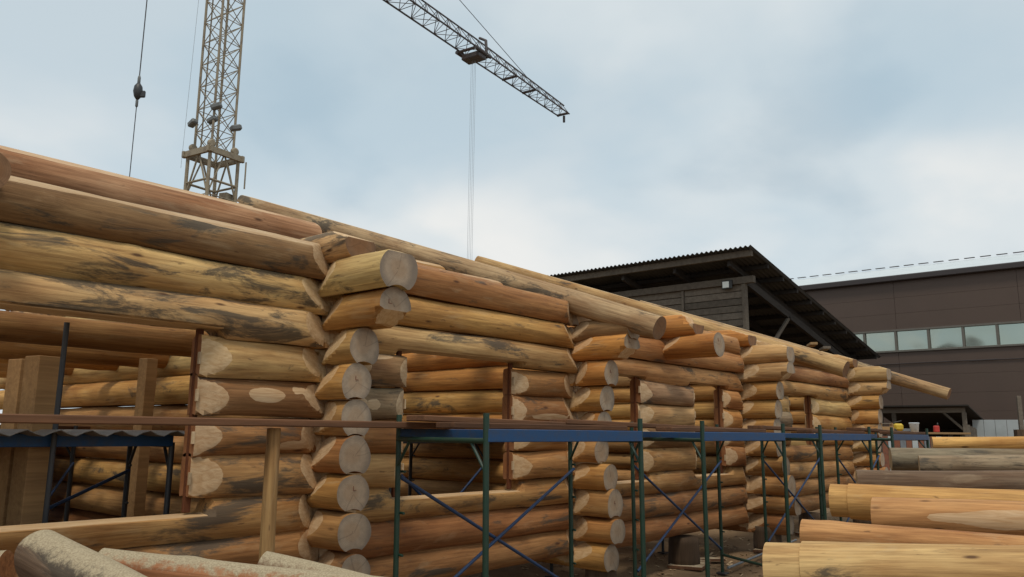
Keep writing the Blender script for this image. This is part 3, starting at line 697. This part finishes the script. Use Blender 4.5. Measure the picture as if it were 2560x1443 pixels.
pile_log((2331, 1110), (2820, 1104), 10.0, 9.3, .085, .085, (.60, .37, .13), .1, 'clean bright orange log, topmost of the pile')
# skids and their props
def world_on_ramp(px, d, zoff): p = Wd(px, 1300, d); p.z = .40+.19*(d-5.5)+zoff; return p
for i, px in enumerate((2420, 2700)):
    a = world_on_ramp(px, 5.0, -.06); b = world_on_ramp(px, 10.6, -.06)
    a.xy = Wd(px, 1300, 5.0).xy; b.xy = Wd(2330 if i == 0 else 2560, 1300, 10.6).xy
    o = log('skid_log', 0, (b-a).length, .11, .10, frame(a, b), BROWN, .4, [], None, None, step=.1, nth=24)
    tag(o, 'brown skid log sloping up under the log pile, '+('nearer the house' if i == 0 else 'farther from the house'), 'log', 'skids under the log pile')
    for j, k in enumerate((.08, .52, .94)):
        p = a.lerp(b, k)
        lathe_o = lathe('prop_stump', [(.15, -.05), (.145, p.z-.07)], 'stump_wood', TX(p.x, p.y, 0))
        tag(lathe_o, ('low', 'middling', 'tall')[j]+' round prop stump under the skid '+('nearer the house' if i == 0 else 'farther from the house'), 'stump', 'prop stumps under the log pile')

# ------------------------------------------------------------------ dusty logs in front
def front_log(a, b, r0, r1, colr, stain, label):
    o = log('dusty_log', 0, (b-a).length, r0, r1, frame(a, b), colr, stain, [], None, None, ('dusty_log', 'dusty_log', 'sawn_end'), step=.04, nth=44, rough=1.6, bend=.015)
    return tag(o, label, 'log', 'sawdust covered logs on trestles')
front_log(Wd(105, 1392, 3.45), Wd(560, 1640, 2.75), .105, .110, (.17, .13, .10), .8, 'grey log thick with sawdust lying askew over another dusty log')
front_log(Wd(255, 1412, 3.75), Wd(1240, 1522, 3.75), .085, .082, (.33, .16, .08), .5, 'long reddish log with sawdust on its back, under the askew log')
front_log(Wd(18, 1432, 4.05), Wd(-420, 1470, 4.0), .10, .10, (.32, .15, .06), .5, 'short-ended orange and grey log beside the askew dusty log')
front_log(Wd(655, 1425, 4.15), Wd(1020, 1500, 4.0), .075, .075, (.24, .19, .14), .5, 'grey dusty log end behind the long reddish log')
def trestle(x, y, z, rz, label):
    e = empty('trestle', (x, y, 0), label, 'trestle', 'trestles under the dusty logs')
    Rm = Matrix.Rotation(rz, 3, 'Z'); P = lambda a, b_, c: Vector((x, y, 0))+Rm @ Vector((a, b_, c))
    beam('top_beam', P(-.7, 0, z-.06), P(.7, 0, z-.06), .12, .12, 'post_timber', e)
    for sx in (-.6, .6):
        for sy in (-1, 1): beam('leg', P(sx, sy*.04, z-.10), P(sx*1.05, sy*.28, -.02), .07, .05, 'post_timber', e)
for px, lab in ((-160, 'wooden trestle under the left ends of the dusty logs'), (300, 'wooden trestle under the crossing of the dusty logs'), (960, 'wooden trestle under the tail of the long reddish log')):
    p = Wd(px, 1500, 3.8); trestle(p.x, p.y, {-160: .88, 300: .985, 960: .86}[px], AZ, lab)

# ------------------------------------------------------------------ scraps on the ground
k = 0
places = [('beside the second corner', 7.9, -.9), ('under the middle bay', 10.3, -.1), ('near the third corner', 12.3, -.6), ('before the third corner', 11.0, -1.9), ('near the second scaffold', 9.2, -1.9), ('near the far stump', 13.6, -.7), ('by the last corner', 16.0, -.9)]
for lab, x, y in places:
    o = put('board_scrap', box_mesh(rng.uniform(.4, .9), rng.uniform(.10, .2), .03, 'platform_board' if k % 2 else 'new_timber', .004), TX(x, y, .03) @ Matrix.Rotation(rng.uniform(0, 3), 4, 'Z') @ Matrix.Rotation(.04, 4, 'Y'))
    tag(o, 'short flat board scrap lying on the sand '+lab, 'board', 'board scraps on the ground'); k += 1
tag(bar('loose_tube', Wz(1820, 1420, .05), Wz(1990, 1350, .10), .016, 'grey_tube'), 'loose grey-blue tube lying on the sand by the scaffold foot', 'tube')
tag(bar('leaning_tube', Wz(2125, 1206, .55), Wz(2172, 1140, 1.15), .016, 'grey_tube'), 'grey tube leaning on the weathered logs of the pile', 'tube')

# ------------------------------------------------------------------ tower crane
MB = Wd(541, 300, 30.0); MB.z = 0
CR = empty('tower_crane', MB, 'tower crane with lattice mast, lower portal tower and long horizontal jib', 'crane')
def crn(side, rot, z):
    h = side/2; return [MB+Vector((h*1.41421*math.cos(rot+math.pi/2*i), h*1.41421*math.sin(rot+math.pi/2*i), z)) for i in range(4)]
ROT = math.atan2(-MB.y+CAM.y, -MB.x+CAM.x)+R(-8)
ZP, ZJ = 12.25, 23.0
for lo, hi, s, r, dz in ((ZP, ZJ+1.5, 1.02, .040, .965), (0, ZP-.0, 1.32, .055, 1.65)):
    A0 = crn(s, ROT, lo); A1 = crn(s, ROT, hi)
    for a, b_ in zip(A0, A1): bar('mast_leg', a, b_, r*1.25, 'crane_steel', CR, 8)
    nseg = int(round((hi-lo)/dz)); dz = (hi-lo)/nseg
    for i in range(nseg):
        P0 = crn(s, ROT, lo+i*dz); P1 = crn(s, ROT, lo+(i+1)*dz)
        for q in range(4):
            u_ = (q+1) % 4; rr_ = r*.45
            bar('brace', P0[q], P0[u_], rr_, 'crane_steel', CR, 6)
            if lo > 1:
                bar('brace', P0[q], P1[u_], rr_, 'crane_steel', CR, 6); bar('brace', P0[u_], P1[q], rr_, 'crane_steel', CR, 6)
            else:
                mid = (P1[q]+P1[u_])/2
                bar('brace', P0[q], mid, rr_*1.5, 'crane_steel', CR, 6); bar('brace', P0[u_], mid, rr_*1.5, 'crane_steel', CR, 6)
# collar where the mast leaves the portal
P = crn(1.48, ROT, ZP)
for q in range(4): beam('collar_beam', P[q]+(P[q]-P[(q+1) % 4])*.08, P[(q+1) % 4]+(P[(q+1) % 4]-P[q])*.08, .12, .24, 'crane_steel', CR)
for q in range(4):
    for zq in (ZP-1.15, ZP-1.85, ZP-2.3):
        a = crn(1.32, ROT, zq)[q]; b_ = crn(1.32, ROT, zq)[(q+1) % 4]
        if zq > ZP-1.2 or zq < ZP-2: bar('brace', a, b_, .05, 'crane_steel', CR, 6)
lr = Wd(512, 250, 30.1); bar('ladder_rail', Vector((lr.x, lr.y, ZP)), Vector((lr.x, lr.y, ZJ)), .03, 'crane_steel', CR, 6)
P = crn(1.1, ROT, ZP+.3)
for i in (0, 1, 3): lathe('guide_roller', [(.10, -.08), (.16, -.05), (.16, .05), (.10, .08)], 'crane_steel', TX(*P[i]) @ Matrix.Rotation(math.pi/2, 4, 'X'), CR, 14)
p = crn(1.32, ROT, ZP-2.0)[1]
box('winch_cabinet', p+Vector((-.25, .25, 0)), (.45, .35, 1.1), 'crane_steel', CR, rot=.4)
p2 = crn(1.75, ROT, ZP)[1]; bar('guard_post', p2+Vector((0, 0, -.1)), p2+Vector((0, 0, -1.2)), .03, 'crane_steel', CR, 6)
def flood(pos, yaw):
    e = box('floodlight', pos, (.42, .26, .22), 'lamp_grey', CR, rot=Matrix.Rotation(yaw, 4, 'Z') @ Matrix.Rotation(R(20), 4, 'Y'), bev=.05)
    bar('lamp_arm', pos+Vector((0, 0, .05)), MB.lerp(pos, .75)*1.0+Vector((0, 0, pos.z*.25-.02)), .022, 'crane_steel', CR, 6)
for px, py, yaw in ((482, 308, .9), (590, 320, 2.2), (541, 266, 1.6), (531, 300, 1.2)): flood(Wd(px, py, 29.4 if px < 535 else 29.2), yaw+AZ)
# jib: triangular lattice
JT = Wd(1410, 288, 54.0); ZJ = JT.z
JD = Vector((JT.x-MB.x, JT.y-MB.y, 0)); JL = JD.length; JD.normalize(); JN = Vector((-JD.y, JD.x, 0))
J0 = Vector((MB.x, MB.y, ZJ))
def jp(s, side, up):
    k = 1.0 if s < JL*.62 else 1.0-.28*(s-JL*.62)/(JL*.38)
    return J0+JD*s+JN*(side*.60*k)+Vector((0, 0, up*1.0*k))
st = 1.0; ns = int(JL/st); st = JL/ns
for i in range(ns):
    a, b_ = i*st, (i+1)*st; mid = (a+b_)/2
    for sd_ in (-1, 1):
        bar('jib_chord', jp(a, sd_, 0), jp(b_, sd_, 0), .055, 'jib_steel', CR, 6)
        bar('brace', jp(a, sd_, 0), jp(mid, 0, 1), .022, 'jib_steel', CR, 5); bar('brace', jp(mid, 0, 1), jp(b_, sd_, 0), .022, 'jib_steel', CR, 5)
    bar('jib_chord', jp(a, 0, 1), jp(b_, 0, 1), .05, 'jib_steel', CR, 6)
    bar('brace', jp(a, -1, 0), jp(a, 1, 0), .020, 'jib_steel', CR, 5)
    bar('brace', jp(a, (-1)**i, 0), jp(b_, -(-1)**i, 0), .020, 'jib_steel', CR, 5)
for s in (JL-.2, JL-7.2, JL-4.8, JL*.33): bar('jib_frame', jp(s, -1, -.02), jp(s, 1, -.02), .10, 'jib_steel', CR, 6)
bar('tip_sheave', jp(JL, 0, -.1), jp(JL, 0, -.75), .09, 'jib_steel', CR, 8)
# counter jib, top frame and stays
for sd_ in (-1, 1): bar('counter_jib_chord', J0+JN*.6*sd_, J0-JD*8+JN*.6*sd_, .08, 'jib_steel', CR, 6)
for i in range(8): bar('brace', J0-JD*i+JN*.6*(-1)**i, J0-JD*(i+1)-JN*.6*(-1)**i, .03, 'jib_steel', CR, 5)
box('counterweight', J0-JD*7.4+Vector((0, 0, -.7)), (1.2, 1.3, 1.4), 'crane_steel', CR, rot=math.atan2(JD.y, JD.x))
AP = J0+Vector((0, 0, 6.5))
for c_ in crn(1.0, ROT, ZJ+1.0): bar('apex_leg', c_, AP, .05, 'jib_steel', CR, 6)
SA = Wd(1300, 190, 50.2); 
sA = (SA-J0).dot(JD); pA = jp(sA, 0, 1)
bar('stay_rope', AP, pA, .022, 'rope', CR, 5); bar('stay_rope', AP, J0-JD*7.5, .03, 'rope', CR, 5)
# trolley and hoist ropes
TP = Wd(1185, 118, 44.6); sT = (TP-J0).dot(JD)
TR = empty('crane_trolley', J0+JD*sT, 'dark trolley running under the crane jib with four hoist ropes', 'trolley')
for a in (-.7, .7):
    bar('trolley_beam', jp(sT+a, -1.25, -.10), jp(sT+a, 1.25, -.10), .10, 'jib_steel', TR, 6)
for sd_ in (-1.15, 1.15): bar('trolley_side', jp(sT-.8, sd_, -.12), jp(sT+.8, sd_, -.12), .12, 'jib_steel', TR, 6)
box('trolley_drum', jp(sT, 0, -.30), (.8, 1.3, .35), 'jib_steel', TR, rot=math.atan2(JD.y, JD.x), bev=.05)
bar('trolley_hoop', jp(sT+.3, -1.2, -.1), jp(sT+.3, -1.1, .75), .10, 'jib_steel', TR, 6); bar('trolley_hoop', jp(sT+.3, -1.1, .75), jp(sT+.3, -.3, 1.05), .08, 'jib_steel', TR, 6)
for sd_ in (-.25, -.08, .12, .3): 
    p = jp(sT, sd_*1.0, -.3); bar('hoist_rope', p, Vector((p.x, p.y, 3.2)), .008, 'thin_rope', TR, 5)
p = J0+JD*sT; box('hook_block', Vector((p.x, p.y, 3.0)), (.5, .35, .6), 'dark_steel', TR, bev=.08)
# second fall: rope with a hook block on the counter jib side
HK = Wd(345, 228, 27.3)
HB = empty('hoist_fall', HK, 'dark hook block hanging on a plumb rope beside the crane mast', 'hook block')
bar('rope', Vector((HK.x, HK.y, ZJ)), HK+Vector((0, 0, .42)), .020, 'rope', HB, 6)
bar('rope', HK-Vector((0, 0, .42)), Vector((HK.x, HK.y, 5.5)), .016, 'rope', HB, 6)
lathe('upper_clamp', [(.03, .25), (.055, .30), (.055, .52), (.025, .62)], 'lamp_grey', TX(*HK), HB, 10)
lathe('block_shell', [(.04, -.34), (.12, -.22), (.165, -.02), (.14, .18), (.05, .32)], 'dark_steel', TX(*HK) @ Matrix.Diagonal((1, 1, 1, 1)), HB, 14)
lathe('lower_clamp', [(.025, -.62), (.05, -.58), (.05, -.38), (.03, -.3)], 'lamp_grey', TX(*HK), HB, 10)
box('hook_cheek', HK+rgt*.16+Vector((0, 0, -.12)), (.10, .24, .26), 'dark_steel', HB, bev=.04, rot=AZ)
tag(bar('slack_rope', Wd(503, -60, 29.0), Wd(452, 420, 29.0), .007, 'thin_rope', None, 5), 'faint thin rope running down beside the crane mast', 'rope')

# ------------------------------------------------------------------ plank shed with corrugated lean-to roof
SX = 28.4
c0 = Wx(1862, 700, SX); cl = Wx(1585, 745, SX)
SH = empty('plank_shed', (SX, c0.y, 0), 'dark wooden shed with grey plank wall and overhanging corrugated roof', 'shed')
zt = c0.z; y0 = c0.y; y1 = Wx(1380, 690, SX).y
npl = 28; ph = .27
for k in range(npl):
    z = zt-ph*(k+.5)-.14
    if z < .1: break
    ym = Wx(1708, 720, SX).y
    for a, b_ in ((y0+.1, ym-.06), (ym+.06, y1)):
        box('plank', (SX+rng.uniform(-.012, .012), (a+b_)/2, z), (.06, abs(b_-a), ph-.022), 'grey_plank', SH, bev=.012)
box('wall_plate', (SX-.05, (y0+y1)/2-.15, zt-.02), (.22, y1-y0+.5, .26), 'grey_plank', SH)
for y in (y0+.02, Wx(1708, 720, SX).y): box('post', (SX-.02, y, (zt-.16)/2), (.2 if y < y0+.1 else .14, .16 if y < y0+.1 else .10, zt-.16), 'grey_plank', SH)
RX0 = 27.2; rc = Wx(1876, 614, RX0); ZR = rc.z; RY0 = rc.y; RY1 = RY0+16
lowp = Wy(2200, 890, RY0); RX1 = lowp.x; ZL = lowp.z
slp = (ZL-ZR)/(RX1-RX0)
# corrugated sheets: each row of sheets is a part
per = .195; amp = .035
nrow = 4
for j in range(nrow):
    xa = RX0+(RX1-RX0)*j/nrow-.0; xb = RX0+(RX1-RX0)*(j+1)/nrow+.12
    n = int(16/per*6); v = []; f = []
    for i in range(n+1):
        y = RY0+16*i/n; wv = amp*math.cos(2*math.pi*(y-RY0)/per)
        for x in (xa, xb):
            z = ZR+slp*(x-RX0)+wv-.012*j; v.append((x, y, z)); v.append((x, y, z-.012))
    for i in range(n):
        a = 4*i; b_ = a+4
        f += [(a, a+2, b_+2, b_), (a+1, b_+1, b_+3, a+3), (a, b_, b_+1, a+1), (a+2, a+3, b_+3, b_+2)]
    put('corrugated_sheet', mesh_from('corrugated_sheet', v, f, ['asbestos_sheet']), Matrix(), SH)
# battens along Y and rafters along X below the sheets
for k in range(11):
    x = RX0+.35+(RX1-RX0-.6)*k/10
    box('batten', (x, (RY0+RY1)/2+.1, ZR+slp*(x-RX0)-.13), (.16, 16, .16 if k else .24), 'grey_plank' if k == 0 else 'dark_plank', SH)
for y in (y0+.3, y0+2.6, y0+5.0, y0+7.5):
    beam('rafter', (RX0+.5, y, ZR-.34+slp*.5), (RX1-.3, y, ZL-.34-slp*.3), .12, .22, 'dark_plank', SH)
beam('tie_beam', (SX+.1, y0, zt-.05), (SX+12.5, y0, zt-.2+slp*12.5), .14, .30, 'dark_plank', SH)
beam('brace', (SX+1.2, y0-.02, zt-3.0), (SX+4.2, y0-.02, zt-.95), .10, .14, 'grey_plank', SH)
for x in (SX+6.5, SX+12.5): box('post', (x, y0, 2.6), (.2, .2, 5.3), 'dark_plank', SH)
for k in range(24): 
    z = .25+.25*k
    if z < 6.5: box('plank', (SX+12.7, y0+4, z), (.05, 8, .24), 'dark_plank', SH)
for k in range(24):
    z = .2+.28*k
    if z < 6.3: box('plank', (SX+6.5, RY1-1, z), (13, .05, .26), 'dark_plank', SH)
# little floodlight on the plate
p = Wx(1818, 712, SX-.2)
FL = empty('floodlight', p, 'small black floodlight with pale glass on the shed wall', 'floodlight')
box('housing', p, (.09, .42, .34), 'black_plastic', FL, bev=.02); box('glass', p+Vector((-.046, .04, 0)), (.015, .26, .24), 'lamp_glass', FL, bev=.003)
box('bracket', p+Vector((.09, 0, 0)), (.12, .05, .05), 'black_plastic', FL)

# ------------------------------------------------------------------ big brown hall
BX = 48.0
tr = Wx(2560, 668, BX); tl = Wx(2012, 727, BX)
BZ = (tr.z+tl.z)/2; BY0 = tr.y-9; BY1 = tl.y+14
BH = empty('brown_hall', (BX, tr.y, 0), 'large hall clad in brown panels with a band of windows and pale metal roof', 'hall')
wt = Wx(2480, 812, BX).z; wb = Wx(2480, 864, BX).z
pw = 1.0
rows = [(0, 1.0), (1.0, 2.0), (2.0, 3.0), (3.0, 4.0), (4.0, 5.0), (5.0, wb-.08), (wt+.08, wt+1.0), (wt+1.0, wt+1.9), (wt+1.9, BZ)]
ysplit = Wx(2238, 780, BX).y
cols = [BY0, ysplit-6.0, ysplit, ysplit+6.0, BY1]
for a, b_ in rows:
    for c_, d_ in zip(cols[:-1], cols[1:]):
        box('cladding_panel', (BX+.1, (c_+d_)/2, (a+b_)/2), (.2, d_-c_-.012, b_-a-.007), 'brown_cladding', BH, bev=.004)
box('core_wall', (BX+.30, (BY0+BY1)/2, BZ/2), (.2, BY1-BY0-.1, BZ-.1), 'brown_trim', BH)
# window band
wy = [Wx(px, 835, BX).y for px in (2150, 2239, 2321, 2408, 2494, 2581)]
stp = (wy[0]-wy[5])/5
yy = wy[0]
edges = [wy[1]+stp*k for k in range(3, 0, -1)]+wy[1:]+[wy[5]-stp*k for k in range(1, 4)]
for a, b_ in zip(edges[:-1], edges[1:]):
    wd_ = a-b_-.14
    o = box('window', (BX+.06, (a+b_)/2, (wt+wb)/2), (.03, wd_, wt-wb-.04), 'wavy_glass', BH, bev=.004)
    box('mullion', (BX-.0, b_, (wt+wb)/2), (.16, .12, wt-wb), 'window_frame_grey', o)
for z in (wt+.04, wb-.04): box('window_rail', (BX-.01, (edges[0]+edges[-1])/2, z), (.17, edges[0]-edges[-1], .10), 'window_frame_grey', BH)
box('eave_trim', (BX-.12, (BY0+BY1)/2, BZ+.12), (.34, BY1-BY0+.4, .34), 'brown_trim', BH, bev=.05)
rr_ = Wx(2560, 634, BX+9).z
n = 8
v = [(BX-.1, BY0, BZ+.32), (BX-.1, BY1, BZ+.32), (BX+9, BY1, rr_), (BX+9, BY0, rr_), (BX+18, BY1, BZ+.32), (BX+18, BY0, BZ+.32)]
v += [(a, b_, c_-.15) for a, b_, c_ in v]
f = [(0, 3, 2, 1), (3, 5, 4, 2), (6, 7, 8, 9), (9, 8, 10, 11), (0, 1, 7, 6), (5, 11, 10, 4), (0, 6, 9, 3), (3, 9, 11, 5), (1, 2, 8, 7), (2, 4, 10, 8)]
put('roof', mesh_from('roof', v, f, ['pale_roof']), Matrix(), BH)
for k in range(int((BY1-BY0)/.9)):
    box('ridge_clip', (BX+8.9, BY0+.4+.9*k, rr_+.10), (.2, .6, .03), 'brown_trim', BH)
for y in (ysplit+1.2, ysplit-3.5): bar('wall_cable', (BX-.05, y, wb-.75), (BX-.05, y-6, wb-.72), .025, 'brown_trim', BH, 6)
for yq, xq in ((BY0, 9), (BY1, 9)):
    box('side_wall', (BX+9, yq, BZ/2), (17.6, .2, BZ-.02), 'brown_cladding', BH)

# open lean-to, fence, post and odds and ends in front of the hall
LX = 40.0
l0 = Wx(2236, 1024, LX); l1 = Wx(2412, 1018, LX)
LT = empty('open_lean_to', (LX, l1.y, 0), 'low dark open shelter in front of the brown hall', 'shelter')
zr = l1.z
v = [(LX-.4, l1.y-.2, zr+.1), (LX-.4, l0.y+1, zr+.1), (LX+5, l0.y+1, zr-.9), (LX+5, l1.y-.2, zr-.9)]; v += [(a, b_, c_-.06) for a, b_, c_ in v]
put('roof', mesh_from('roof', v, [(0, 3, 2, 1), (4, 5, 6, 7), (0, 1, 5, 4), (1, 2, 6, 5), (2, 3, 7, 6), (3, 0, 4, 7)], ['dark_plank']), Matrix(), LT)
beam('front_beam', (LX, l1.y, zr-.12), (LX, l0.y+.8, zr-.12), .14, .24, 'grey_plank', LT)
for y in (l1.y+.05, (l0.y+l1.y)/2+1.5, l0.y+.6): box('post', (LX, y, zr/2-.12), (.16, .16, zr-.24), 'grey_plank', LT)
for k in range(8): box('side_plank', (LX+.4+.55*k, l1.y, 1.1), (.5, .04, 2.2-.1*k), 'grey_plank', LT)
beam('brace', (LX, l1.y+.9, zr-.2), (LX, l1.y+.1, zr-1.0), .08, .1, 'grey_plank', LT)
for k in range(7): box('back_plank', (LX+4.8, (l0.y+l1.y)/2, .2+.3*k), (.05, abs(l0.y-l1.y)+1, .28), 'dark_plank', LT)
f0 = Wx(2430, 1050, LX+2); f1 = Wx(2700, 1050, LX+2)
FE = empty('sheet_fence', (LX+2, f0.y, 0), 'pale grey sheet metal fence beside the open shelter', 'fence')
nn = 9
for k in range(nn):
    a = f0.y+(f1.y-f0.y)*k/nn; b_ = f0.y+(f1.y-f0.y)*(k+1)/nn
    box('fence_sheet', (LX+2+.01*(k % 2), (a+b_)/2, f0.z/2), (.04, abs(b_-a)-.015, f0.z), 'pale_fence', FE)
p = Wd(2551, 1040, 34); 
PO = empty('yard_post', (p.x, p.y, 0), 'grey upright post standing before the pale fence', 'post')
ztp = Wd(2551, 990, 34).z
box('shaft', (p.x, p.y, ztp/2), (.16, .16, ztp), 'grey_plank', PO, rot=.4); box('collar', (p.x, p.y, 1.75), (.5, .5, .5), 'stump_wood', PO, rot=.4)
# workbench with odds and ends
wc = Wd(2285, 1083, 22.0); WT = empty('workbench', (wc.x, wc.y, 0), 'rough plank workbench behind the farthest scaffold', 'workbench')
dv = rgt.copy(); dv.z = 0; dv.normalize(); wz = wc.z
rotw = math.atan2(dv.y, dv.x)
for k in (-.3, 0, .3): beam('bench_board', wc-dv*1.1+FH*k, wc+dv*1.3+FH*k, .28, .05, 'new_timber', WT)
for s in (-.95, 1.15):
    for k in (-.3, .3): box('leg', (wc+dv*s+FH*k).to_tuple()[:2]+((wz-.03)/2,), (.09, .09, wz-.03), 'grey_plank', WT, rot=rotw)
for k in range(14): box('hanging_sheet', (wc-dv*(1.0-.16*k)-FH*.42)+Vector((0, 0, -wz*.35)), (.15, .012, wz*.6), ('rust_tin', 'pale_fence', 'rust_tin', 'grey_tube')[k % 4], WT, rot=rotw)
def on_bench(s, k=0): return wc+dv*s+FH*k+Vector((0, 0, .025))
q = on_bench(0.02); e = empty('plastic_bucket', q, 'white plastic bucket on the workbench', 'bucket')
lathe('tub', [(.10, 0), (.12, .22), (.125, .225)], 'white_plastic', TX(*q), e); lathe('lid', [(.13, .225), (.13, .25), (.12, .255)], 'white_plastic', TX(*q), e)
q = on_bench(-.42); e = empty('chain_saw', q, 'small yellow power saw on the workbench', 'saw')
box('body', q+Vector((0, 0, .13)), (.26, .16, .2), 'yellow_plastic', e, rot=rotw, bev=.05); box('engine', q+Vector((0, 0, .05))-dv*.15, (.2, .14, .1), 'black_plastic', e, rot=rotw, bev=.03)
bar('handle', q+Vector((0, 0, .25))-dv*.12, q+Vector((0, 0, .30))+dv*.1, .015, 'black_plastic', e); box('guide_bar', q+Vector((0, 0, .06))+dv*.28, (.35, .01, .07), 'grey_tube', e, rot=rotw)
q = on_bench(.62); e = empty('fuel_can', q, 'small red fuel can at the end of the workbench', 'can')
box('body', q+Vector((0, 0, .09)), (.14, .1, .18), 'red_plastic', e, rot=rotw, bev=.02); lathe('spout', [(.02, .17), (.015, .26)], 'black_plastic', TX(*(q+dv*.04)), e, 10)
q = on_bench(-.75); e = empty('toolbox', q, 'brown wooden tool box at the house end of the workbench', 'tool box')
box('tray', q+Vector((0, 0, .07)), (.34, .2, .14), 'new_timber', e, rot=rotw); bar('handle', q+Vector((0, 0, .22))-dv*.15, q+Vector((0, 0, .22))+dv*.15, .014, 'grey_plank', e)
for s in (-.15, .15): box('end_board', q+Vector((0, 0, .15))+dv*s, (.02, .18, .18), 'new_timber', e, rot=rotw)
# offcuts lying on top of the house wall
for px, py, lab in ((2030, 862, 'short yellow offcut board lying on the wall top by the farthest rafter'), (2062, 872, 'short grey offcut lying on the wall top beside the yellow one')):
    p = Wx(px, py, 16.2)
    tag(put('offcut', box_mesh(.5, .14, .05, 'new_timber' if px < 2050 else 'grey_plank'), TX(p.x, p.y, p.z) @ Matrix.Rotation(.5, 4, 'Z')), lab, 'offcut')

# chips and bark litter trodden into the sand
v = []; f = []
for i in range(1500):
    x = rng.uniform(4.2, 19); y = rng.gauss(-1.2, 1.5)
    if y < -4.4: continue
    L_, w_ = rng.uniform(.015, .06), rng.uniform(.006, .02); a = rng.uniform(0, 6.28); ti = rng.uniform(-.25, .25)
    gz = -.03+.03*math.sin(1.3*x+.7)*math.cos(1.1*y)+.02*math.sin(2.9*x-1.7*y)+.008
    ca, sa = math.cos(a), math.sin(a); b0 = len(v)
    for dx, dy in ((-L_, -w_), (L_, -w_), (L_, w_), (-L_, w_)): v.append((x+dx*ca-dy*sa, y+dx*sa+dy*ca, gz+dx*ti+.004))
    v.append((x, y, gz-.006)); f += [(b0, b0+1, b0+2, b0+3), (b0+1, b0, b0+4), (b0+2, b0+1, b0+4), (b0+3, b0+2, b0+4), (b0, b0+3, b0+4)]
o = put('wood_chips', mesh_from('wood_chips', v, f, ['pale_chip', 'stump_wood'], False, [rng.choice((0, 0, 1)) if j % 5 == 0 else 0 for j in range(len(f))]), Matrix())
o['kind'] = 'stuff'; o['label'] = 'wood chips and bark litter strewn on the sandy ground'; o['category'] = 'wood chips'
